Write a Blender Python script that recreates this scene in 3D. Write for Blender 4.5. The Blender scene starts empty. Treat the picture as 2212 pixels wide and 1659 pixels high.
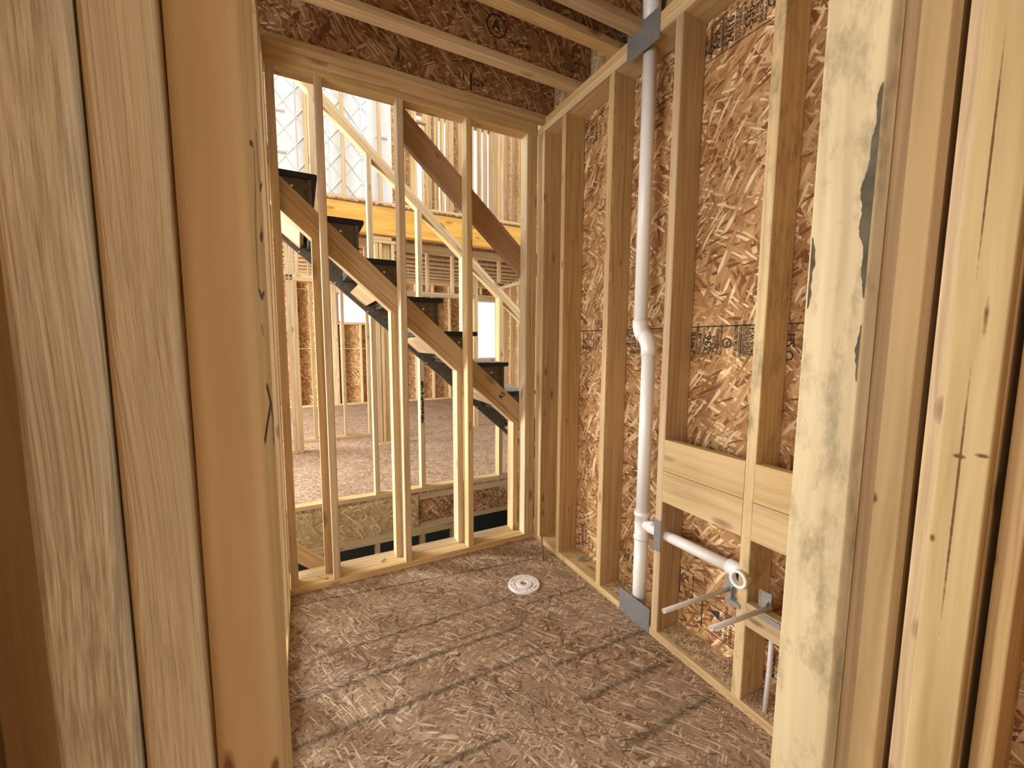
import bpy, bmesh, math, random
from mathutils import Matrix, Vector
random.seed(7)
PI = math.pi
S = bpy.context.scene
COL = S.collection

# ------------------------------------------------------------------ camera
FPX, YAW, PIT, ROL, CAMH = 882.64, .4769, .1011, .0055, 1.3692
_cy, _sy, _cp, _sp = math.cos(YAW), math.sin(YAW), math.cos(PIT), math.sin(PIT)
FWD = Vector((_sy*_cp, _cy*_cp, -_sp)); _r = Vector((_cy, -_sy, 0)); _u = _r.cross(FWD)
RGT = _r*math.cos(ROL) + _u*math.sin(ROL); UPV = -_r*math.sin(ROL) + _u*math.cos(ROL)
CAM = Vector((0, 0, CAMH))
cd = bpy.data.cameras.new('camera'); cam = bpy.data.objects.new('camera', cd); COL.objects.link(cam)
cd.sensor_width = 36; cd.lens = FPX/2212*36; cd.clip_start = .02; cd.clip_end = 200
M = Matrix((RGT, UPV, -FWD)).transposed().to_4x4(); M.translation = CAM
cam.matrix_world = M; S.camera = cam

def px(x, y, ax, val):
    """point where the ray through a photo pixel meets the plane ax = val"""
    d = FWD + RGT*((x-1106)/FPX) - UPV*((y-829.5)/FPX)
    i = 'xyz'.index(ax); t = (val-CAM[i])/d[i]
    return CAM + d*t

# ------------------------------------------------------------------ light
wd = bpy.data.worlds.new('overcast_sky'); S.world = wd; wd.use_nodes = True
bg = wd.node_tree.nodes['Background']
bg.inputs[0].default_value = (1.0, .985, .96, 1); bg.inputs[1].default_value = 2.3
S.view_settings.view_transform = 'Standard'; S.view_settings.look = 'None'
S.view_settings.gamma = 1; S.view_settings.use_curve_mapping = False
S.view_settings.exposure = -0.05
S.cycles.max_bounces = 5; S.cycles.diffuse_bounces = 4; S.cycles.adaptive_threshold = .03; S.cycles.glossy_bounces = 2; S.cycles.transmission_bounces = 4; S.cycles.caustics_reflective = False; S.cycles.caustics_refractive = False
# daylight lamp added outside an unseen, inferred hall window, left of the small room
al = bpy.data.lights.new('hall_window_offscreen', 'AREA'); al.shape = 'RECTANGLE'; al.size = 3.2; al.size_y = 1.9
al.energy = 160; al.color = (1.0, .97, .92)
alo = bpy.data.objects.new('hall_window_offscreen', al); COL.objects.link(alo)
alo.matrix_basis = Matrix.Translation((-3.30, .70, 1.45)) @ Matrix.Rotation(-PI/2, 4, 'Y')

# daylight lamp added for unseen windows inferred at the far rooms' open left end
bl = bpy.data.lights.new('far_window_offscreen', 'AREA'); bl.shape = 'RECTANGLE'; bl.size = 5.4; bl.size_y = 2.3
bl.energy = 1450; bl.color = (1.0, .985, .96)
blo = bpy.data.objects.new('far_window_offscreen', bl); COL.objects.link(blo)
blo.matrix_basis = Matrix.Translation((-4.30, 6.4, 1.45)) @ Matrix.Rotation(-PI/2+.22, 4, 'Y')

# ------------------------------------------------------------------ materials
def newmat(name):
    m = bpy.data.materials.new(name); m.use_nodes = True
    nt = m.node_tree; nt.nodes.clear()
    out = nt.nodes.new('ShaderNodeOutputMaterial'); b = nt.nodes.new('ShaderNodeBsdfPrincipled')
    nt.links.new(b.outputs[0], out.inputs[0])
    return m, nt, b
def N(nt, t, **k):
    n = nt.nodes.new('ShaderNode'+t)
    for a, v in k.items(): setattr(n, a, v)
    return n
def setin(n, **k):
    for a, v in k.items(): n.inputs[a].default_value = v
def math_(nt, op, a, b=None, clamp=False):
    n = N(nt, 'Math', operation=op, use_clamp=clamp)
    for i, v in enumerate((a, b)):
        if v is None: continue
        if hasattr(v, 'is_linked'): nt.links.new(v, n.inputs[i])
        else: n.inputs[i].default_value = v
    return n.outputs[0]
def ramp(nt, fac, stops):
    n = N(nt, 'ValToRGB'); e = n.color_ramp.elements
    while len(e) < len(stops): e.new(.5)
    for i, (p, c) in enumerate(stops):
        e[i].position = p; e[i].color = (*c, 1) if len(c) == 3 else c
    nt.links.new(fac, n.inputs[0]); return n.outputs[0]
def mixc(nt, f, a, b, mode='MIX'):
    n = N(nt, 'Mix', data_type='RGBA', blend_type=mode)
    for s, v in ((n.inputs[0], f), (n.inputs[6], a), (n.inputs[7], b)):
        if hasattr(v, 'is_linked'): nt.links.new(v, s)
        else: s.default_value = v if not isinstance(v, tuple) else (*v, 1)
    return n.outputs[2]
def plain(name, col, rough=.5, metal=0, mott=.08, **k):
    m, nt, b = newmat(name)
    b.inputs['Base Color'].default_value = (*col, 1); b.inputs['Roughness'].default_value = rough
    b.inputs['Metallic'].default_value = metal
    for a, v in k.items(): b.inputs[a.replace('_', ' ')].default_value = v
    # faint mottling so that no surface is perfectly flat
    tc = N(nt, 'TexCoord'); no = N(nt, 'TexNoise'); setin(no, Scale=35.0, Detail=3.0)
    nt.links.new(tc.outputs['Object'], no.inputs['Vector'])
    c = ramp(nt, no.outputs[0], [(.3, tuple(x*(1-mott) for x in col)), (.7, tuple(min(1, x*(1+mott*.6)) for x in col))])
    nt.links.new(c, b.inputs['Base Color'])
    return m

def wood(name, lo, hi, knot=(.16, .075, .03), rnd=.16, grain=1.0, knots=None, rough=.62, dirt=0, knot_amt=1.0, bump=.12, con=1.0):
    """planed softwood; local Z runs along the board"""
    m, nt, b = newmat(name); L = nt.links.new
    tc = N(nt, 'TexCoord'); oi = N(nt, 'ObjectInfo')
    off = N(nt, 'VectorMath', operation='SCALE'); off.inputs[0].default_value = (37, 53, 71)
    L(oi.outputs['Random'], off.inputs['Scale'])
    add = N(nt, 'VectorMath', operation='ADD'); L(tc.outputs['Object'], add.inputs[0]); L(off.outputs[0], add.inputs[1])
    def mapped(sc):
        mp = N(nt, 'Mapping'); mp.inputs['Scale'].default_value = sc; L(add.outputs[0], mp.inputs['Vector']); return mp.outputs[0]
    # warp the coordinates slightly so that grain lines wander
    wn = N(nt, 'TexNoise'); setin(wn, Scale=1.0, Detail=1.0); L(mapped((3, 3, 2.2)), wn.inputs['Vector'])
    wv = N(nt, 'VectorMath', operation='SCALE'); wv.inputs['Scale'].default_value = .035; L(wn.outputs['Color'], wv.inputs[0])
    wa = N(nt, 'VectorMath', operation='ADD'); L(add.outputs[0], wa.inputs[0]); L(wv.outputs[0], wa.inputs[1])
    mp = N(nt, 'Mapping'); mp.inputs['Scale'].default_value = (75*grain, 75*grain, 1.1); L(wa.outputs[0], mp.inputs['Vector'])
    g = N(nt, 'TexNoise'); setin(g, Scale=1.0, Detail=3.0, Roughness=.55); L(mp.outputs[0], g.inputs['Vector'])
    br = N(nt, 'TexNoise'); setin(br, Scale=1.0, Detail=2.0); L(mapped((10, 10, 1.3)), br.inputs['Vector'])
    f = math_(nt, 'ADD', math_(nt, 'MULTIPLY', g.outputs[0], .62), math_(nt, 'MULTIPLY', br.outputs[0], .38))
    mid = tuple((a*.45+c*.55) for a, c in zip(lo, hi))
    c = ramp(nt, f, [(.5-.17/con, lo), (.5, mid), (.5+.16/con, hi)])
    # small knots
    v = N(nt, 'TexVoronoi'); setin(v, Scale=1.0); L(mapped((14, 14, 5.0)), v.inputs['Vector'])
    sp = N(nt, 'SeparateColor'); L(v.outputs['Color'], sp.inputs[0])
    pick = math_(nt, 'GREATER_THAN', sp.outputs[0], .50)
    rad = math_(nt, 'MULTIPLY', sp.outputs[1], .30)
    core = math_(nt, 'MULTIPLY', math_(nt, 'SUBTRACT', 1, math_(nt, 'DIVIDE', v.outputs['Distance'], math_(nt, 'ADD', rad, .02)), True), pick)
    core = math_(nt, 'MULTIPLY', math_(nt, 'POWER', core, .6), .85*knot_amt)
    c = mixc(nt, core, c, knot)
    if knots:
        for (kx, ky, kz, rx, rz) in knots:
            sub = N(nt, 'VectorMath', operation='SUBTRACT'); L(tc.outputs['Object'], sub.inputs[0]); sub.inputs[1].default_value = (kx, ky, kz)
            dv = N(nt, 'VectorMath', operation='DIVIDE'); L(sub.outputs[0], dv.inputs[0]); dv.inputs[1].default_value = (rx, rx, rz)
            wob = N(nt, 'TexNoise'); setin(wob, Scale=60.0, Detail=2.0); L(tc.outputs['Object'], wob.inputs['Vector'])
            ln = N(nt, 'VectorMath', operation='LENGTH'); L(dv.outputs[0], ln.inputs[0])
            d = math_(nt, 'ADD', ln.outputs['Value'], math_(nt, 'MULTIPLY', math_(nt, 'SUBTRACT', wob.outputs[0], .5), .7))
            kf = math_(nt, 'MULTIPLY', math_(nt, 'SUBTRACT', 1.15, d, True), 1.6, True)
            c = mixc(nt, kf, c, knot)
    if dirt:
        dn = N(nt, 'TexNoise'); setin(dn, Scale=1.0, Detail=6.0, Roughness=.7); L(mapped((16, 16, 7)), dn.inputs['Vector'])
        df = ramp(nt, dn.outputs[0], [(.50, (0, 0, 0)), (.72, (dirt,)*3)])
        c = mixc(nt, df, c, (.20, .15, .07))
    hs = N(nt, 'HueSaturation'); L(c, hs.inputs['Color'])
    L(math_(nt, 'ADD', 1-rnd*.55, math_(nt, 'MULTIPLY', oi.outputs['Random'], rnd)), hs.inputs['Value'])
    L(math_(nt, 'ADD', .9, math_(nt, 'MULTIPLY', math_(nt, 'FRACT', math_(nt, 'MULTIPLY', oi.outputs['Random'], 7.3)), .22)), hs.inputs['Saturation'])
    L(hs.outputs[0], b.inputs['Base Color']); b.inputs['Roughness'].default_value = rough
    b.inputs['Specular IOR Level'].default_value = .3
    if bump > .3:
        bp = N(nt, 'Bump'); setin(bp, Strength=bump, Distance=.002); L(g.outputs[0], bp.inputs['Height']); L(bp.outputs[0], b.inputs['Normal'])
    return m

def osb(name, tones, size=1.0, rough=.75, spread=3.1, dirt=0.0, bump=.25, layers=7, aniso=.0, contrast=1.0):
    """oriented strand board: layers of long thin flakes at many angles; local XY is the face"""
    m, nt, b = newmat(name); L = nt.links.new
    tc = N(nt, 'TexCoord'); oi = N(nt, 'ObjectInfo')
    off = N(nt, 'VectorMath', operation='SCALE'); off.inputs[0].default_value = (31, 47, 0); L(oi.outputs['Random'], off.inputs['Scale'])
    add = N(nt, 'VectorMath', operation='ADD'); L(tc.outputs['Object'], add.inputs[0]); L(off.outputs[0], add.inputs[1])
    wn = N(nt, 'TexNoise'); setin(wn, Scale=2.3, Detail=0.0); L(add.outputs[0], wn.inputs['Vector'])
    wv = N(nt, 'VectorMath', operation='SCALE'); wv.inputs['Scale'].default_value = .20; L(wn.outputs['Color'], wv.inputs[0])
    wa = N(nt, 'VectorMath', operation='ADD'); L(add.outputs[0], wa.inputs[0]); L(wv.outputs[0], wa.inputs[1])
    col = None; hgt = None
    rr = random.Random(11)
    LAY = ((.17, .034, 0, 0), (.11, .022, 0, .42), (.085, .014, 0, .48), (.10, .017, -.12, .58), (.055, .0075, .25, .72), (.045, .007, -.30, .80), (.07, .010, .12, .74))
    for k in range(layers):
        ang = aniso + ((k*2.399) % PI)*spread/PI + .3
        ln, wdt, bias, thr = LAY[k]; ln *= size; wdt *= size
        mp = N(nt, 'Mapping', vector_type='TEXTURE'); mp.inputs['Rotation'].default_value = (0, 0, ang)
        mp.inputs['Scale'].default_value = (ln, wdt, 1); mp.inputs['Location'].default_value = (k*3.3, k*1.7, 0)
        L(wa.outputs[0], mp.inputs['Vector'])
        v = N(nt, 'TexVoronoi', voronoi_dimensions='2D'); setin(v, Scale=1.0, Randomness=1.0); L(mp.outputs[0], v.inputs['Vector'])
        sp = N(nt, 'SeparateColor'); L(v.outputs['Color'], sp.inputs[0])
        val = math_(nt, 'ADD', sp.outputs[0], bias)
        if k < 4:
            fb = N(nt, 'TexNoise', noise_dimensions='2D'); setin(fb, Scale=1.0, Detail=1.0)
            mf = N(nt, 'Mapping', vector_type='TEXTURE'); mf.inputs['Rotation'].default_value = (0, 0, ang)
            mf.inputs['Scale'].default_value = (.12*size, .0045*size, 1); L(wa.outputs[0], mf.inputs['Vector']); L(mf.outputs[0], fb.inputs['Vector'])
            val = math_(nt, 'ADD', val, math_(nt, 'MULTIPLY', math_(nt, 'SUBTRACT', fb.outputs[0], .5), .6))
        val = math_(nt, 'ADD', .5, math_(nt, 'MULTIPLY', math_(nt, 'SUBTRACT', val, .5), contrast), True)
        c = ramp(nt, val, tones)
        # darker flake rims
        c = mixc(nt, math_(nt, 'MULTIPLY', math_(nt, 'SUBTRACT', v.outputs['Distance'], .42, True), .9, True), c, tones[0][1], 'MIX')
        h = math_(nt, 'ADD', math_(nt, 'MULTIPLY', sp.outputs[2], .6), k*.12)
        if col is None: col, hgt = c, h
        else:
            mask = math_(nt, 'GREATER_THAN', sp.outputs[1], thr)
            col = mixc(nt, mask, col, c)
            mx = N(nt, 'Mix', data_type='FLOAT'); L(mask, mx.inputs[0]); L(hgt, mx.inputs[2]); L(h, mx.inputs[3]); hgt = mx.outputs[0]
    big = N(nt, 'TexNoise'); setin(big, Scale=2.2, Detail=3.0); L(add.outputs[0], big.inputs['Vector'])
    col = mixc(nt, 1.0, col, ramp(nt, big.outputs[0], [(.3, (.82, .80, .78)), (.7, (1.08, 1.06, 1.04))]), 'MULTIPLY')
    if dirt:
        dn = N(nt, 'TexNoise'); setin(dn, Scale=3.5, Detail=3.0, Roughness=.65); L(add.outputs[0], dn.inputs['Vector'])
        col = mixc(nt, ramp(nt, dn.outputs[0], [(.42, (0, 0, 0)), (.75, (dirt,)*3)]), col, (.40, .31, .22))
    L(col, b.inputs['Base Color']); b.inputs['Roughness'].default_value = rough
    b.inputs['Specular IOR Level'].default_value = .22
    return m

WOOD = wood('spruce_stud', (.40, .262, .128), (.62, .455, .25), con=1.2)
WOODP = wood('pale_spruce', (.44, .30, .15), (.66, .50, .285), rnd=.14, con=1.2)
WOODG = wood('weathered_spruce', (.46, .33, .17), (.70, .54, .31), dirt=.75, rnd=.08)
WOODB = wood('block_spruce', (.43, .30, .145), (.62, .46, .25), rnd=.14, con=1.3, grain=.6)
WOODR = wood('reddish_fir', (.32, .20, .115), (.50, .34, .205), rnd=.1, grain=.7)
OSBW = osb('osb_sheathing', [(.0, (.20, .085, .032)), (.25, (.38, .195, .078)), (.60, (.50, .295, .13)), (.85, (.62, .41, .205)), (1.0, (.82, .64, .38))], size=1.15)
OSBF = osb('osb_subfloor_dusty', [(.0, (.15, .090, .055)), (.25, (.29, .19, .12)), (.65, (.38, .265, .175)), (.88, (.48, .36, .245)), (1.0, (.64, .52, .38))], size=.68, dirt=.35, rough=.8)
OSBD = osb('osb_web', [(.0, (.18, .075, .03)), (.35, (.34, .17, .07)), (.7, (.45, .255, .115)), (1.0, (.68, .49, .28))], size=1.1)
OSBY = osb('osb_rim', [(.02, (.34, .21, .10)), (.35, (.48, .34, .17)), (.7, (.55, .41, .22)), (1.0, (.70, .57, .36))], size=1.3)
LVL = wood('laminated_beam', (.50, .27, .075), (.72, .45, .16), knot=(.22, .09, .03), grain=.35, rnd=.04)
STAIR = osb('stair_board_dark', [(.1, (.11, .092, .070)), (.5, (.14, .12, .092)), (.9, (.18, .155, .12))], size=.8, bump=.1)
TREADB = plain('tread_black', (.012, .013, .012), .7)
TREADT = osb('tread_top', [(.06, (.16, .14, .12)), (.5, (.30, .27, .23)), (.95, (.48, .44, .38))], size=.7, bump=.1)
PVC = plain('pvc_white', (.82, .81, .78), .32, mott=.015)
PEX = plain('pex_translucent', (.78, .74, .70), .4)
PEX.node_tree.nodes['Principled BSDF'].inputs['Transmission Weight'].default_value = .25
GALV = plain('galvanized_steel', (.55, .57, .58), .38, .85)
STEEL = plain('steel_plate', (.30, .30, .31), .45, .6)
RUST = plain('rusty_rod', (.20, .085, .045), .75)
INK = plain('ink_black', (.035, .025, .018), .8)
MARK = plain('marker_ink', (.03, .03, .05), .6)
SCREW = plain('screw_steel', (.22, .22, .22), .5, .7)
FIBER = plain('fibreglass_white', (.72, .73, .72), .45, mott=.02)
CONC = plain('basement_coating', (.27, .29, .27), .9)
CHIP = plain('sawdust', (.66, .48, .30), .8, mott=.45)
VINYL = plain('vinyl_white', (.75, .76, .78), .4)
FOAM = plain('grade_stamp_grey', (.32, .29, .25), .8)
def glass():
    m, nt, b = newmat('window_glass'); nt.nodes.remove(b)
    tr = N(nt, 'BsdfTransparent'); gl = N(nt, 'BsdfGlossy'); mx = N(nt, 'MixShader'); fr = N(nt, 'Fresnel')
    gl.inputs['Roughness'].default_value = .02; fr.inputs[0].default_value = 1.45
    nt.links.new(fr.outputs[0], mx.inputs[0]); nt.links.new(tr.outputs[0], mx.inputs[1]); nt.links.new(gl.outputs[0], mx.inputs[2])
    nt.links.new(mx.outputs[0], nt.nodes['Material Output'].inputs[0]); return m
GLASS = glass()
def layout_paint():
    m, nt, b = newmat('layout_spray_paint'); L = nt.links.new
    b.inputs['Base Color'].default_value = (.050, .055, .035, 1); b.inputs['Roughness'].default_value = .9
    tc = N(nt, 'TexCoord'); no = N(nt, 'TexNoise'); setin(no, Scale=40.0, Detail=3.0, Roughness=.6); L(tc.outputs['Object'], no.inputs['Vector'])
    n2 = N(nt, 'TexNoise'); setin(n2, Scale=3.0, Detail=1.0); L(tc.outputs['Object'], n2.inputs['Vector'])
    at = N(nt, 'Attribute', attribute_name='edge'); 
    f = math_(nt, 'ADD', no.outputs[0], math_(nt, 'MULTIPLY', at.outputs['Fac'], .36))
    f = math_(nt, 'ADD', f, math_(nt, 'MULTIPLY', math_(nt, 'SUBTRACT', n2.outputs[0], .5), .35))
    a = ramp(nt, f, [(.48, (0, 0, 0)), (1.0, (.48,)*3)])
    L(a, b.inputs['Alpha']); return m
PAINT = layout_paint()

# ------------------------------------------------------------------ helpers
def wmat(o):
    m = o.matrix_parent_inverse @ o.matrix_basis
    return wmat(o.parent) @ m if o.parent else o.matrix_basis.copy()
def attach(o, parent):
    if parent is not None:
        o.parent = parent; o.matrix_parent_inverse = wmat(parent).inverted()
    return o
def tag(o, label=None, cat=None, group=None, kind=None):
    if label: o['label'] = label
    if cat: o['category'] = cat
    if group: o['group'] = group
    if kind: o['kind'] = kind
    return o
def empty(name, loc=(0, 0, 0), label=None, cat=None, group=None, kind=None):
    o = bpy.data.objects.new(name, None); COL.objects.link(o); o.location = loc
    o.empty_display_size = .05
    return tag(o, label, cat, group, kind)
def link(name, me, mat, parent=None, mw=None):
    if mat is not None and not me.materials: me.materials.append(mat)
    o = bpy.data.objects.new(name, me); COL.objects.link(o)
    if mw is not None: o.matrix_basis = mw
    return attach(o, parent)
def mesh(name, vs, fs):
    me = bpy.data.meshes.new(name); me.from_pydata(vs, [], fs); me.update(); return me
_cache = {}
def boardmesh(a, b, L, mat, r=.003, seg=2):
    key = (round(a, 4), round(b, 4), round(L, 4), mat.name, r, seg)
    if key in _cache: return _cache[key]
    prof = []
    for cx, cy, a0 in ((1, 1, 0), (-1, 1, 90), (-1, -1, 180), (1, -1, 270)):
        for k in range(seg+1):
            t = math.radians(a0+90*k/seg)
            prof.append((cx*(a/2-r)+r*math.cos(t), cy*(b/2-r)+r*math.sin(t)))
    n = len(prof)
    vs = [(x, y, -L/2) for x, y in prof]+[(x, y, L/2) for x, y in prof]
    fs = [(i, (i+1) % n, n+(i+1) % n, n+i) for i in range(n)]+[tuple(range(n-1, -1, -1)), tuple(range(n, 2*n))]
    me = mesh('board', vs, fs); me.materials.append(mat); _cache[key] = me
    return me
def box(name, parent, x0, x1, y0, y1, z0, z1, mat=None, r=.003, seg=2, long=None):
    """a board between two corners, its grain along the longest side"""
    mat = mat or WOOD
    d = (x1-x0, y1-y0, z1-z0); c = Vector(((x0+x1)/2, (y0+y1)/2, (z0+z1)/2))
    ax = long if long is not None else max(range(3), key=lambda i: d[i])
    r = min(r, min(d)*.3)
    if ax == 2: me, R = boardmesh(d[0], d[1], d[2], mat, r, seg), Matrix.Identity(4)
    elif ax == 0: me, R = boardmesh(d[2], d[1], d[0], mat, r, seg), Matrix.Rotation(PI/2, 4, 'Y')
    else: me, R = boardmesh(d[0], d[2], d[1], mat, r, seg), Matrix.Rotation(-PI/2, 4, 'X')
    return link(name, me, None, parent, Matrix.Translation(c) @ R)
def panel(name, parent, ax, x0, x1, y0, y1, z0, z1, mat):
    """a sheet whose face normal is ax; local XY is its face"""
    if ax == 'x': X, Y, Z = (0, 1, 0), (0, 0, 1), (1, 0, 0); dx, dy, dz = y1-y0, z1-z0, x1-x0
    elif ax == 'y': X, Y, Z = (1, 0, 0), (0, 0, 1), (0, -1, 0); dx, dy, dz = x1-x0, z1-z0, y1-y0
    else: X, Y, Z = (1, 0, 0), (0, 1, 0), (0, 0, 1); dx, dy, dz = x1-x0, y1-y0, z1-z0
    R = Matrix((X, Y, Z)).transposed().to_4x4()
    c = Vector(((x0+x1)/2, (y0+y1)/2, (z0+z1)/2))
    vs = [(sx*dx/2, sy*dy/2, sz*dz/2) for sz in (-1, 1) for sx, sy in ((-1, -1), (1, -1), (1, 1), (-1, 1))]
    fs = [(3, 2, 1, 0), (4, 5, 6, 7), (0, 1, 5, 4), (1, 2, 6, 5), (2, 3, 7, 6), (3, 0, 4, 7)]
    return link(name, mesh('sheet', vs, fs), mat, parent, Matrix.Translation(c) @ R)
def slope(name, parent, pA, pB, y0, y1, h, mat=None, r=.003, seg=2):
    """a board along a slope in the XZ plane; pA-pB is its upper edge line, h its depth below that line"""
    mat = mat or WOOD
    d = Vector((pB[0]-pA[0], 0, pB[1]-pA[1])); L = d.length; d.normalize()
    phi = math.atan2(d.x, d.z); R = Matrix.Rotation(phi, 4, 'Y')
    n = R @ Vector((1, 0, 0))
    if n.z > 0: n = -n
    c = Vector(((pA[0]+pB[0])/2, (y0+y1)/2, (pA[1]+pB[1])/2)) + n*h/2
    return link(name, boardmesh(h, y1-y0, L, mat, r, seg), None, parent, Matrix.Translation(c) @ R)
def slantstud(name, parent, x0, x1, y0, y1, z0, zl, zr, mat=None):
    mat = mat or WOOD
    c = Vector(((x0+x1)/2, (y0+y1)/2, (z0+zl)/2))
    vs = [(x-c.x, y-c.y, z-c.z) for x, y, z in ((x0, y0, z0), (x1, y0, z0), (x1, y1, z0), (x0, y1, z0), (x0, y0, zl), (x1, y0, zr), (x1, y1, zr), (x0, y1, zl))]
    fs = [(3, 2, 1, 0), (4, 5, 6, 7), (0, 1, 5, 4), (1, 2, 6, 5), (2, 3, 7, 6), (3, 0, 4, 7)]
    return link(name, mesh('stud', vs, fs), mat, parent, Matrix.Translation(c))
def prism(name, parent, prof, y0, y1, mat):
    """XZ outline extruded along Y; local XY of the mesh is the outline's plane"""
    cx = sum(p[0] for p in prof)/len(prof); cz = sum(p[1] for p in prof)/len(prof); n = len(prof); t = (y1-y0)/2
    vs = [(x-cx, z-cz, -t) for x, z in prof]+[(x-cx, z-cz, t) for x, z in prof]
    fs = [tuple(range(n)), tuple(range(2*n-1, n-1, -1))]+[((i+1) % n, i, n+i, n+(i+1) % n) for i in range(n)]
    me = mesh('outline', vs, fs)
    bm = bmesh.new(); bm.from_mesh(me); bmesh.ops.recalc_face_normals(bm, faces=bm.faces); bm.to_mesh(me); bm.free()
    R = Matrix(((1, 0, 0), (0, 0, 1), (0, -1, 0))).transposed().to_4x4()
    return link(name, me, mat, parent, Matrix.Translation((cx, (y0+y1)/2, cz)) @ R)
def tube(name, parent, pts, rad, mat, n=20, inner=None, inmat=None, smooth=True):
    """round pipe along a polyline; rad a number or a list; inner radius gives a hollow pipe"""
    pts = [Vector(p) for p in pts]; base = pts[0].copy()
    rads = rad if isinstance(rad, (list, tuple)) else [rad]*len(pts)
    vs, fs, mi = [], [], []
    def ring(rs):
        start = len(vs); ref = None
        for i, p in enumerate(pts):
            d = (pts[min(i+1, len(pts)-1)]-pts[max(i-1, 0)])
            if d.length < 1e-9: d = pts[-1]-pts[0]
            d.normalize()
            if ref is None: ref = d.orthogonal().normalized()
            ref = (ref-d*ref.dot(d)).normalized(); bi = d.cross(ref)
            for k in range(n):
                a = 2*PI*k/n; vs.append(tuple(p-base+ref*math.cos(a)*rs[i]+bi*math.sin(a)*rs[i]))
        return start
    m = len(pts); o = ring(rads)
    for i in range(m-1):
        for k in range(n):
            q = (o+i*n+k, o+i*n+(k+1) % n, o+(i+1)*n+(k+1) % n, o+(i+1)*n+k); fs.append(q); mi.append(0)
    if inner is None:
        fs.append(tuple(o+k for k in range(n-1, -1, -1))); fs.append(tuple(o+(m-1)*n+k for k in range(n))); mi += [0, 0]
    else:
        q0 = ring([inner]*m)
        for i in range(m-1):
            for k in range(n): fs.append((q0+i*n+k, q0+(i+1)*n+k, q0+(i+1)*n+(k+1) % n, q0+i*n+(k+1) % n)); mi.append(1)
        for e, s in ((0, 1), (m-1, 0)):
            for k in range(n):
                a, b2 = o+e*n+k, o+e*n+(k+1) % n; c, d2 = q0+e*n+k, q0+e*n+(k+1) % n
                fs.append((a, c, d2, b2) if s else (a, b2, d2, c)); mi.append(0)
    me = mesh('pipe', vs, fs); me.materials.append(mat)
    if inner is not None: me.materials.append(inmat or mat)
    for p, i in zip(me.polygons, mi):
        p.material_index = i; p.use_smooth = smooth and len(p.vertices) == 4
    return link(name, me, None, parent, Matrix.Translation(base))
def ribbon(name, parent, pts, nrm, w, mat):
    """a flat pen stroke lying on a surface with normal nrm"""
    pts = [Vector(p) for p in pts]; nrm = Vector(nrm); base = pts[0].copy(); vs, fs = [], []
    for i, p in enumerate(pts):
        d = pts[min(i+1, len(pts)-1)]-pts[max(i-1, 0)]; s = d.cross(nrm).normalized()
        ww = w[i] if isinstance(w, (list, tuple)) else w
        vs += [tuple(p-base+s*ww/2), tuple(p-base-s*ww/2)]
    for i in range(len(pts)-1): fs.append((2*i, 2*i+1, 2*i+3, 2*i+2))
    return link(name, mesh('stroke', vs, fs), mat, parent, Matrix.Translation(base))
def text(parent, s, pos, X, Y, size, mat=INK, name='printed_stamp', stretch=1.0, align='LEFT'):
    cu = bpy.data.curves.new('t', 'FONT'); cu.body = s; cu.size = size; cu.resolution_u = 3; cu.align_x = align; cu.offset = size*.024
    tmp = bpy.data.objects.new('t', cu)
    me = tmp.to_mesh().copy(); tmp.to_mesh_clear(); bpy.data.objects.remove(tmp); bpy.data.curves.remove(cu)
    me.materials.clear()
    X, Y = Vector(X), Vector(Y); Z = X.cross(Y)
    R = Matrix((X*stretch, Y, Z)).transposed().to_4x4()
    return link(name, me, mat, parent, Matrix.Translation(pos) @ R)
def rect(parent, pos, X, Y, w, h, t, mat=INK, name='printed_frame'):
    """outline rectangle printed on a face"""
    X, Y = Vector(X), Vector(Y); Z = X.cross(Y); vs, fs = [], []
    for (a0, b0, a1, b1) in ((0, 0, w, t), (0, h-t, w, h), (0, 0, t, h), (w-t, 0, w, h)):
        k = len(vs); vs += [(a0, b0, 0), (a1, b0, 0), (a1, b1, 0), (a0, b1, 0)]; fs.append((k, k+1, k+2, k+3))
    R = Matrix((X, Y, Z)).transposed().to_4x4()
    return link(name, mesh('frame', vs, fs), mat, parent, Matrix.Translation(pos) @ R)
def chips(name, parent, n, fn, mat, smin=.002, smax=.006, label=None, cat=None):
    """loose wood chips, far too many to count: one mesh"""
    vs, fs = [], []; rr = random.Random(len(name)+n)
    for _ in range(n):
        x, y, z = fn(rr); a = rr.uniform(0, 2*PI); l = rr.uniform(smin, smax); w = l*rr.uniform(.25, .7); t = rr.uniform(-.5, .5); h = rr.uniform(.0003, .0015)
        ca, sa = math.cos(a), math.sin(a); k = len(vs)
        for (u, v) in ((-1, -1), (1, -1), (1, 1), (-1, 1)):
            vs.append((x+(u*l*ca-v*w*sa)/2, y+(u*l*sa+v*w*ca)/2, z+h+abs(t)*l*.5*(u+1)/2))
        fs.append((k, k+1, k+2, k+3))
    o = link(name, mesh(name, vs, fs), mat, parent); tag(o, label, cat, kind='stuff'); return o

# ------------------------------------------------------------------ main dimensions
XR, XO, YB = 1.411, 1.551, 2.3865       # stud faces of the right wall, its sheathing, stud faces of the back wall
PT, HT, H1, HJ = .038, 2.686, 2.762, 3.064
TH, W4, W6 = .038, .089, .140
def wall(name, label): return empty(name, label=label, cat='wall', kind='structure')

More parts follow.
